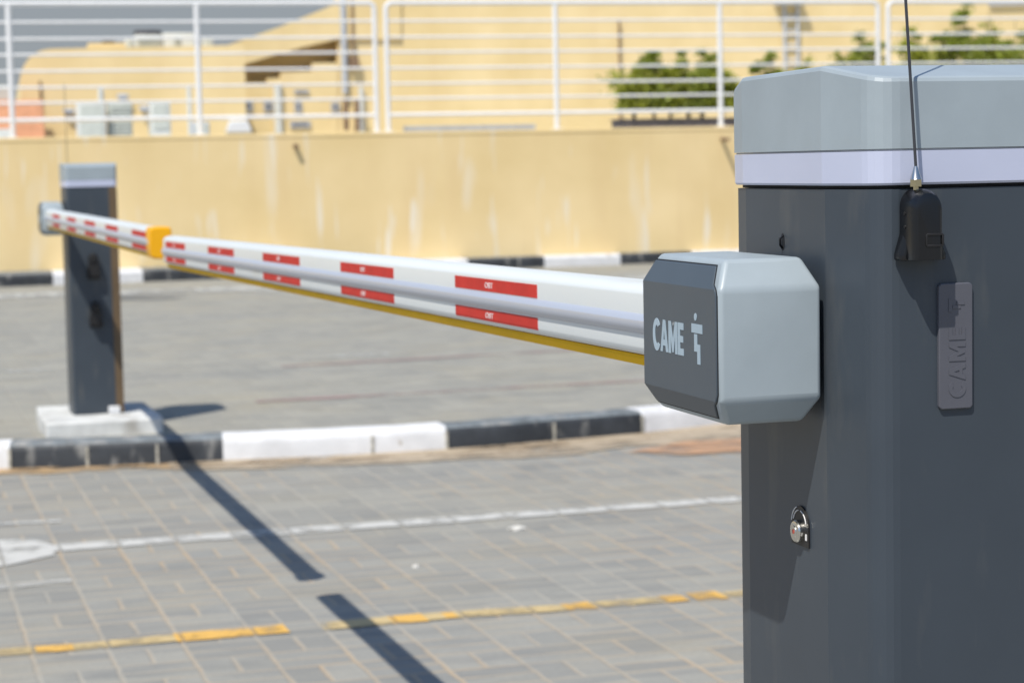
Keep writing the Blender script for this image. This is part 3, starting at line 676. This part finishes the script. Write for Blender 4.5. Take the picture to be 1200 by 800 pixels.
# ================================================================ the barriers
CX = .842          # world x of the face that carries the boom bracket
WID, DEP = .236, .31
ZB, ZBAND, ZCAP = 1.047, 1.079, 1.143      # above the base: body top, band top, cap edge; base of the near one at .228
def arc_pts(cx, cy, r, a0, a1, n): return [(cx+r*math.cos(R_(a0+(a1-a0)*i/n)), cy+r*math.sin(R_(a0+(a1-a0)*i/n))) for i in range(n+1)]
def plan(o=0.0, facet=False):
    """Half plan of the cabinet for the bracket side, mirrored for the other; o grows it outwards."""
    left = arc_pts(.034, .024, .024+o, 270, 190, 5) + [(-.0006-o, .080)] + [(0-o, .268), (.0050-o, .300)] + arc_pts(.0155, .300, .0098+o, 165, 95, 3)
    right = [(WID-x, y) for x, y in left[::-1]]
    if facet: right = [(WID-.040, DEP-.001), (WID-.034, DEP-.005), (WID-.002, DEP-.150)] + right[6:]
    return left + right
def ringz(o, z, facet=False): return [(x, y, z) for x, y in plan(o, facet)]
def barrier(origin_y, s, base, tilt, label, far):
    """s = 1: boom runs to +Y; s = -1: mirrored, boom runs back to -Y."""
    t = thing('barrier_gate', label, 'barrier', (CX, origin_y, base), 0, 'automatic car park barriers')
    def f(bm):
        if s < 0: 
            for v in bm.verts: v.co.y = -v.co.y
        return bm
    def part(name, bm, mt, parent=None, **k): return mesh_obj(name, f(bm), mt, parent or t, **k)
    # body
    bm = bmesh.new(); loft(bm, [ringz(0, 0), ringz(0, ZB-.0035)]); body = part('cabinet_body', bm, M['body'], bevel=0, ang=6)
    # neck in shade under the diffuser
    bm = bmesh.new(); loft(bm, [ringz(-.005, ZB-.003), ringz(-.005, ZB-.0005)]); part('neck', bm, M['seam'])
    bm = bmesh.new(); loft(bm, [ringz(.0015, ZB), ringz(.0030, ZB+.002), ringz(.0032, ZBAND-.0015)]); part('light_band', bm, M['band'], ang=6)
    bm = bmesh.new(); loft(bm, [ringz(.0015, ZBAND-.0012), ringz(.0015, ZBAND)]); part('band_seam', bm, M['greypaint'])
    # cap: front and rear rims at ZCAP, a ridge band 12 mm higher, sides climbing to it
    def capz(x, y):
        if y < .080: return ZCAP + .0135*max(0, y-.0)/.080
        if y > .262: return ZCAP + .0135 - .014*min(1, (y-.262)/.048)
        return ZCAP + .0135
    bm = bmesh.new(); pl = plan(.0035)
    r0 = [bm.verts.new((x, y, ZBAND+.0003)) for x, y in pl]
    r1 = [bm.verts.new((x, y, capz(x, y)-.0045)) for x, y in pl]
    pin = plan(.0022); r2 = [bm.verts.new((x, y, capz(x, y)-.0014)) for x, y in pin]
    pi2 = plan(-.0015); r3 = [bm.verts.new((x, y, capz(x, y))) for x, y in pi2]
    n = len(pl)
    for A, B in ((r0, r1), (r1, r2), (r2, r3)):
        for i in range(n): bm.faces.new((A[i], A[(i+1) % n], B[(i+1) % n], B[i]))
    bm.faces.new(r0[::-1])
    # roof: strips joining left and right halves of the plan
    h = n//2
    for i in range(h-1): bm.faces.new((r3[i], r3[i+1], r3[n-2-i], r3[n-1-i]))
    bmesh.ops.subdivide_edges(bm, edges=[], cuts=0)
    part('cap', bm, M['cap'], ang=7)
    # bracket (octagonal cover of the boom root)
    x0, x1, y0, y1 = -.108, -.007, .076, .278; z0, z1, z2, z3 = .833, .853, .958, .9865
    z0, z1, z2, z3 = 1.0560-ZN, 1.0795-ZN, 1.1825-ZN, 1.2095-ZN
    def rect(ix, iy, z): return [(x0+ix, y0+iy, z), (x1-ix, y0+iy, z), (x1-ix, y1-iy, z), (x0+ix, y1-iy, z)]
    bm = bmesh.new(); loft(bm, [rect(.012, .017, z0), rect(0, 0, z1), rect(0, 0, z2), rect(.012, .017, z3)])
    br = part('bracket_cover', bm, M['cap'], bevel=.0045, seg=4)
    bm = bmesh.new(); tube(bm, [(x1-.012, (y0+y1)/2, (z1+z2)/2), (.002, (y0+y1)/2, (z1+z2)/2)], .062, 32); part('bracket_shaft', bm, M['blackm'])
    # dark cover plate with its seam, following the three facets
    def plate(off, gx, gz, g2):
        pts_out = []
        za, zb_, zc, zd = z0, z1, z2, z3
        def P(fy, z):   # point on the faceted face: z decides inset
            ins = 0
            if z > zc: ins = (z-zc)/(zd-zc)
            elif z < zb_: ins = (zb_-z)/(zb_-za)
            yy0, yy1 = y0+.017*ins+gx, y1-.017*ins-gx*.6
            return (x0+.012*ins-off, yy0+(yy1-yy0)*fy, z)
        ztop, zbot = zd-gz, za+gz
        rows = [(ztop, .05, 1.0), (zc+.004, .045, 1), (zc, .012, 1), (zc-.006, 0, 1), (zb_+.006, 0, 1), (zb_, .012, 1), (zb_-.004, .045, 1), (zbot, .05, 1.0)]
        vo, vi = [], []
        for z, a, b_ in rows:
            vo.append([Vector(P(a+g2, z)), Vector(P(b_-g2, z))]); vi.append([Vector(P(a+g2, z))+Vector((off+.001, 0, 0)), Vector(P(b_-g2, z))+Vector((off+.001, 0, 0))])
        bm = bmesh.new()
        O = [[bm.verts.new(p) for p in r] for r in vo]; I = [[bm.verts.new(p) for p in r] for r in vi]
        k = len(rows)
        for i in range(k-1):
            bm.faces.new((O[i][0], O[i][1], O[i+1][1], O[i+1][0])); bm.faces.new((I[i][1], I[i][0], I[i+1][0], I[i+1][1]))
            bm.faces.new((O[i][0], O[i+1][0], I[i+1][0], I[i][0])); bm.faces.new((O[i][1], I[i][1], I[i+1][1], O[i+1][1]))
        bm.faces.new((O[0][0], I[0][0], I[0][1], O[0][1])); bm.faces.new((O[-1][0], O[-1][1], I[-1][1], I[-1][0]))
        return bm
    part('plate_seam', plate(.0004, .0045, .0052, 0), M['seam'], br, smooth=False)
    cpl = part('cover_plate', plate(.0016, .0055, .0065, .004), M['plate'], br, bevel=.0008, ang=20)
    # lettering on the plate; reading direction runs towards the camera-side end, i.e. -y for the near one
    bm = glyphs(.0310, .0200, .0018, .0004)
    zc = 1.1312-ZN
    def onplate(c, cy=.206): return Vector((x0-.0016-c.z, cy - c.x, zc + c.y))
    def onplate_f(c, cy=.206): return Vector((x0-.0016-c.z, cy + c.x, zc + c.y))
    fn = onplate if s > 0 else onplate_f
    ltr = mesh_obj('lettering', xform(bm, lambda c: fn(c, .2035)) if s > 0 else f(xform(bm, lambda c: fn(c, .160))), M['letter'], br, smooth=False)
    bm = bmesh.new()
    def lb(cy0, cy1, za, zb_): 
        box(bm, x0-.0020, x0-.0016, cy0, cy1, zc+za, zc+zb_)
    K_ = .0034                                             # one module of the emblem
    cy = .1285 if s > 0 else .235
    prism(bm, [(math.cos(a*.5236)*.0033, math.sin(a*.5236)*.0036) for a in range(12)], lambda c: (x0-.0020, cy+.0035+c[0], zc+.0235+c[1]), lambda c: (x0-.0016, cy+.0035+c[0], zc+.0235+c[1]))
    sg = 1 if s > 0 else -1
    def em(a, b_, za, zb_):
        u, v = sorted((cy-sg*a, cy-sg*b_)); lb(u, v, za, zb_)
    em(-.0135, .0135, .0085, .0170)
    em(-.0070, .0004, -.0090, .0074)
    em(.0006, .0078, -.0205, -.0020)
    mesh_obj('emblem', f(bm), M['letter'], br, smooth=False)
    # lock on the bracket face of the cabinet
    if not far:
        ly, lz = .139, .949-ZN
        bm = bmesh.new(); pl_ = arc_pts(ly, lz, .0195, 0, 180, 14) + [(ly-.0195, lz-.019), (ly+.0195, lz-.019)]
        prism(bm, pl_, lambda c: (-.0022, c[0], c[1]), lambda c: (.001, c[0], c[1])); lk = part('lock_plate', bm, M['blackm'])
        for a0, a1, rr_ in ((20, 80, .0150), (100, 165, .0150), (10, 70, .0185)):
            bm = bmesh.new(); p1 = arc_pts(ly, lz, rr_+.0004, a0, a1, 8); p2 = arc_pts(ly, lz, rr_-.0003, a1, a0, 8)
            prism(bm, p1+p2, lambda c: (-.0030, c[0], c[1]), lambda c: (-.0020, c[0], c[1])); part('lock_mark', bm, M['wtext'], lk, smooth=False)
        bm = bmesh.new(); box(bm, -.003, -.002, ly-.0160, ly-.0135, lz-.012, lz-.006); part('lock_mark', bm, M['wtext'], lk, smooth=False)
        bm = bmesh.new(); tube(bm, [(.0, ly, lz-.005), (-.0065, ly, lz-.005), (-.0080, ly, lz-.005), (-.0084, ly, lz-.005)], [.0108, .0108, .0098, .0080], 28); part('lock_cylinder', bm, M['steel'], lk, ang=25)
        bm = bmesh.new(); tube(bm, [(-.0082, ly, lz-.005), (-.0092, ly, lz-.005)], [.0062, .0056], 24); part('lock_rotor', bm, M['steel'], lk)
        bm = bmesh.new(); tube(bm, [(-.0092, ly, lz-.005), (-.0095, ly, lz-.005)], .0024, 16); part('lock_dot', bm, M['red'], lk)
        # small open cable hole with a plug
        hy, hz = .177, 1.2205-ZN
        bm = bmesh.new(); pl_ = [(hy+.0045*math.cos(a*.5236), hz+.0085*math.sin(a*.5236)) for a in range(12)]
        prism(bm, pl_, lambda c: (-.0006, c[0], c[1]), lambda c: (.001, c[0], c[1])); part('cable_hole', bm, M['seam'])
        bm = bmesh.new(); tube(bm, [(-.001, hy-.002, hz+.006), (-.005, hy-.0035, hz+.003), (-.004, hy-.002, hz-.003), (-.001, hy, hz-.006)], .0012, 6); part('hook', bm, M['black'])
        # upright badge on the rear face
        bx0, bx1, bz0, bz1 = .0715, .1055, 1.072-ZN, 1.186-ZN
        bm = bmesh.new(); c_ = .0025
        pl_ = [(bx0+c_, bz0), (bx1-c_, bz0), (bx1, bz0+c_), (bx1, bz1-c_), (bx1-c_, bz1), (bx0+c_, bz1), (bx0, bz1-c_), (bx0, bz0+c_)]
        prism(bm, pl_, lambda c: (c[0], -.0035, c[1]), lambda c: (c[0], .001, c[1])); bd = part('badge', bm, M['badge'], bevel=.0010, seg=2)
        bm = glyphs(.0165, .0148, .0022, .0006)
        mx_ = (bx0+bx1)/2
        part('badge_lettering', xform(bm, lambda c: Vector((mx_ - c.y + .001, -.0035-c.z, (bz0+bz1)/2 - .0135 + c.x))), M['badge'], bd, smooth=False)
        bm = bmesh.new(); ez = bz1-.020
        for a, b_, c, d in ((mx_-.0075, mx_-.004, ez-.006, ez+.006), (mx_-.0035, mx_+.0045, ez-.0030, ez-.0002), (mx_+.0005, mx_+.0085, ez+.0004, ez+.0032)):
            box(bm, a, b_, -.0041, -.0034, c, d)
        part('badge_emblem', bm, M['badge'], bd, smooth=False)
    else:
        bm = bmesh.new(); box(bm, .197, .2335, .3085, .3125, .0, ZB-.004); part('edge_strip', bm, M['brown'], bevel=.001)
        bm = bmesh.new(); box(bm, .160, .212, .3130, .338, .0, .034); part('base_clip', bm, M['kerbw'], bevel=.004)
    # ------------------------------------------------ boom
    bcx, bz = -.062, 1.1345-ZN - (0 if not far else -.0)
    Yr, Yt = .26, 4.117
    def prof_pts(side):   # half profile from the top to the bottom, side = -1 left / 1 right
        return [(0, .0425), (.012, .0420), (.0195, .0400), (.0250, .0350), (.0275, .0290), (.0285, .0115)]
    half = [(0, .0425), (.010, .0423), (.0180, .0410), (.0240, .0380), (.0270, .0350), (.0284, .0318), (.0286, .0308), (.0286, .0120), (.0286, .0112),
            (.0316, .0085), (.0338, .0045), (.0342, .0005), (.0332, -.0040), (.0305, -.0080), (.0286, -.0090), (.0286, -.0098), (.0285, -.0230), (.0281, -.0250), (.0262, -.0290), (.0225, -.0318), (.0160, -.0332), (.010, -.0335)]
    poly = [(x, z) for x, z in half] + [(-x, z) for x, z in half[::-1][:-1]]
    def bpt(x, y, z):
        y_ = y - Yr
        return Vector((bcx+x, y, bz+z + tilt*y_))
    def stretch(poly_, ya, yb, mts):
        bm = bmesh.new(); ns = 24; rings = []
        for i in range(ns+1):
            y = ya+(yb-ya)*i/ns; rings.append([bm.verts.new(bpt(x, y, z)) for x, z in poly_])
        n = len(poly_)
        for a, b_ in zip(rings, rings[1:]):
            for i in range(n):
                fc = bm.faces.new((a[i], a[(i+1) % n], b_[(i+1) % n], b_[i])); zz = (poly_[i][1]+poly_[(i+1) % n][1])/2; xx = abs(poly_[i][0]+poly_[(i+1) % n][0])/2
                fc.material_index = 1 if (mts and -.0095 < zz < .0105 and xx > .02) else 0
        bm.faces.new(rings[0][::-1]); bm.faces.new(rings[-1]); return bm
    boom = part('boom', stretch(poly, Yr-.03, Yt, True), [M['boom'], M['channel']], ang=22)
    rub = [(.0150, -.0333), (.0185, -.0338), (.0195, -.0375), (.0170, -.0445), (-.0170, -.0445), (-.0195, -.0375), (-.0185, -.0338), (-.0150, -.0333)]
    part('edge_rubber', stretch(rub, Yr-.03, Yt-.004, False), M['yellow'], boom, ang=25)
    if far:
        cp_ = [(x*1.10+(.0015 if x > 0 else -.0015), z*1.09) for x, z in poly]
        cp_ = [(0, .0455), (.014, .0453), (.026, .0442), (.0302, .041), (.0315, .036), (.0325, .004), (.0325, -.004), (.031, -.034), (.027, -.0425), (.016, -.0465)]
        cpp = cp_ + [(-x, z) for x, z in cp_[::-1][:-1]]
        bm = bmesh.new(); rings = []
        for y, k in ((Yt-.045, 1.0), (Yt+.028, 1.0), (Yt+.036, .97), (Yt+.040, .90)): rings.append([bpt(x*k, y, z*k) for x, z in cpp])
        loft(bm, rings); part('end_cap', bm, M['orange'], boom, ang=25)
    else:
        bm = bmesh.new(); rings = [[bpt(x*k, y, z*k) for x, z in poly] for y, k in ((Yt, 1.0), (Yt+.004, .97))]; loft(bm, rings); part('end_cap', bm, M['boom'], boom, ang=25)
    # red reflectors above and below the channel; they hug the profile
    xx = [(.0277, .0272), (.02885, .0125)]
    per = [(.691, 1.065), (1.424, 1.808), (2.171, 2.561), (2.927, 3.302), (3.693, 4.066)]
    for a, b_ in per:
        for zt_, zb_, xa, xb in ((.0285, .0125, .0291, .0291), (-.0110, -.0258, .0291, .0262)):
            bm = bmesh.new(); v = []
            for y in (a, b_):
                if zt_ > 0: prof2 = [(xa, zt_), (xb, zb_)]
                else: prof2 = [(.0291, zt_), (.0290, -.0228), (.0283, -.0258)]
                v.append([bm.verts.new(bpt(-x, y, z)) for x, z in prof2] + [bm.verts.new(bpt(-x+.0012, y, z)) for x, z in prof2[::-1]])
            m_ = len(v[0])
            for i in range(m_): bm.faces.new((v[0][i], v[1][i], v[1][(i+1) % m_], v[0][(i+1) % m_]))
            bm.faces.new(v[0][::-1]); bm.faces.new(v[1])
            rf = part('reflector', bm, M['reflect'], boom, smooth=False)
            if not far:
                bm, wd = text_bm('OBT', .0072, .0003, off=0, xs=1.8)
                ym = (a+b_)/2+.02; zm = (zt_+zb_)/2
                part('reflector_print', xform(bm, lambda c: bpt(-.0291-c.z, ym - c.x, zm+c.y)), M['wtext'], rf, smooth=False)
    return t
barrier(1.728, 1, ZN, -.0133, 'large dark grey barrier cabinet in the foreground with light grey cap and boom', False)
barrier(10.27, -1, ZF, .0005, 'distant dark grey barrier cabinet on the kerb, its boom ending in an orange cap', True)

# ---------------------------------------------------------------- antennas screwed on the cabinets
def antenna(x, y, z, s, label, lean=-.062, H=.52):
    t = thing('antenna', label, 'antenna', (CX+x, y, z), 0, 'black radio antennas on the cabinets')
    def f(bm):
        if s < 0:
            for v in bm.verts: v.co.y = -v.co.y
        return bm
    def part(name, bm, mt, parent=None, **k): return mesh_obj(name, f(bm), mt, parent or t, **k)
    # back plate: flares towards the bottom
    bm = bmesh.new()
    pl = [(-.0200, -.0), (.0270, .0), (.0270, .005), (.0175, .030), (.0155, .045), (-.0140, .045), (-.0145, .024), (-.0200, .006)]
    rings = []
    def rg(y, k, zk): return [(a*k, y, b_*zk) for a, b_ in pl]
    loft(bm, [rg(-.0015, 1, 1), rg(-.009, .99, 1), rg(-.014, .94, .97), rg(-.017, .86, .92)]); part('back_plate', bm, M['black'], bevel=.002, seg=3)
    # housing: arched front, rounded top and shoulders
    bm = bmesh.new()
    n = 10
    W0, Hh = .0148, .064
    arch = [(-W0, 0.001), (W0, 0.001)] + [(W0*math.cos(R_(a)), Hh-.0165+.0165*math.sin(R_(a))) for a in range(0, 181, 15)]
    def ring(y, k): return [(a*k, y, .032+(b_-.032)*k if b_ > .003 else b_) for a, b_ in arch]
    loft(bm, [ring(-.004, 1), ring(-.020, .985), ring(-.0265, .95), ring(-.0305, .87), ring(-.032, .72)])
    hs = part('housing', bm, M['black'], ang=28)
    bm = bmesh.new(); tube(bm, [(0, -.0145, .010), (0, -.0145, .062)], .0006, 6)
    bm2 = bmesh.new()
    for yy in (-.015,):
        box(bm2, W0-.0006, W0+.0004, yy, yy+.0012, .006, .050)
    bm.free(); part('seam', bm2, M['blackm'], hs)
    bm = bmesh.new()
    for a, b_, c, d in ((-.006, .010, .0125, .0145), (-.006, .010, .0225, .0245), (-.007, -.005, .0135, .0235), (.009, .011, .0135, .0235)): box(bm, a+.003, b_+.003, -.0328, -.0310, c, d)
    part('socket', bm, M['blackm'], hs, bevel=.0004)
    for z_ in (.030, .042):
        bm = bmesh.new(); tube(bm, [(-W0-.0006, -.014, z_), (-W0+.001, -.014, z_)], .0016, 10); part('screw', bm, M['blackm'], hs)
    bm = bmesh.new(); yb_ = -.016
    tube(bm, [(-.0048, yb_, .0625), (-.0048, yb_, .0655), (-.0048, yb_, .0656), (-.0048, yb_, .0718)], [.0026, .0026, .0056, .0056], 6, ang if False else True); part('connector_nut', bm, M['brass'])
    bm = bmesh.new(); tube(bm, [(-.0048, yb_, .0718), (-.0048, yb_, .0730), (-.0050, yb_, .0835)], [.0056, .0050, .0017], 24); part('connector_cone', bm, M['steel'], ang=30)
    bm = bmesh.new(); tube(bm, [(-.0048, yb_, .082), (-.0050+lean*H*.5, yb_, .082+H*.5), (-.0048+lean*H*1.15, yb_, .082+H)], .0014, 8); part('whip', bm, M['wire'])
    return t
antenna(.0475, 1.728, 1.208, 1, 'black antenna box with long thin whip on the near cabinet')
antenna(.047, 10.27, 1.170, -1, 'thin antenna whip rising behind the far cabinet', lean=.0, H=.47)

# ---------------------------------------------------------------- photocells on the far cabinet
def photocell(x, z, label):
    t = thing('photocell', label, 'sensor', (x, 9.96, z), 0, 'black photocells on the far cabinet')
    bm = bmesh.new(); arch = [(-.024, -.055), (.024, -.055), (.027, -.02)] + [(.021*math.cos(R_(a)), .036+.021*math.sin(R_(a))) for a in range(0, 181, 20)] + [(-.027, -.02)]
    loft(bm, [[(a*k, y, b_*k) for a, b_ in arch] for y, k in ((0, 1), (-.030, .97), (-.042, .86))]); hs = mesh_obj('housing', bm, M['blackm'], t, ang=30)
    bm = bmesh.new(); tube(bm, [(0, -.0415, .020), (0, -.0445, .020)], [.015, .013], 20); mesh_obj('lens', bm, M['black'], hs)
    bm = bmesh.new(); box(bm, -.03, .03, -.004, .001, -.062, -.01); mesh_obj('mount', bm, M['blackm'], t, bevel=.002)
photocell(.957, .876, 'upper black photocell on the far cabinet, just under the boom')
photocell(.960, .653, 'lower black photocell on the far cabinet')

# ---------------------------------------------------------------- small litter on the pavers
def chip(px, py, sx_, sy_, sz_, label):
    bm = bmesh.new(); bmesh.ops.create_icosphere(bm, subdivisions=2, radius=1)
    for v in bm.verts: v.co = Vector((v.co.x*sx_, v.co.y*sy_, max(v.co.z, -.3)*sz_))*(1+.35*noise.noise(v.co*2.3+Vector((px, 0, 0))))
    x, y = gnd(px, py); o = mesh_obj('stone_chip', bm, M['debris'], smooth=False, loc=(x, y, sz_*.3)); return tag(o, label, 'stone')
chip(606, 620, .035, .018, .010, 'flat pale chip of mortar lying in front of the white line')
chip(487, 665, .012, .010, .009, 'tiny pale stone on the pavers right of the boom shadow')
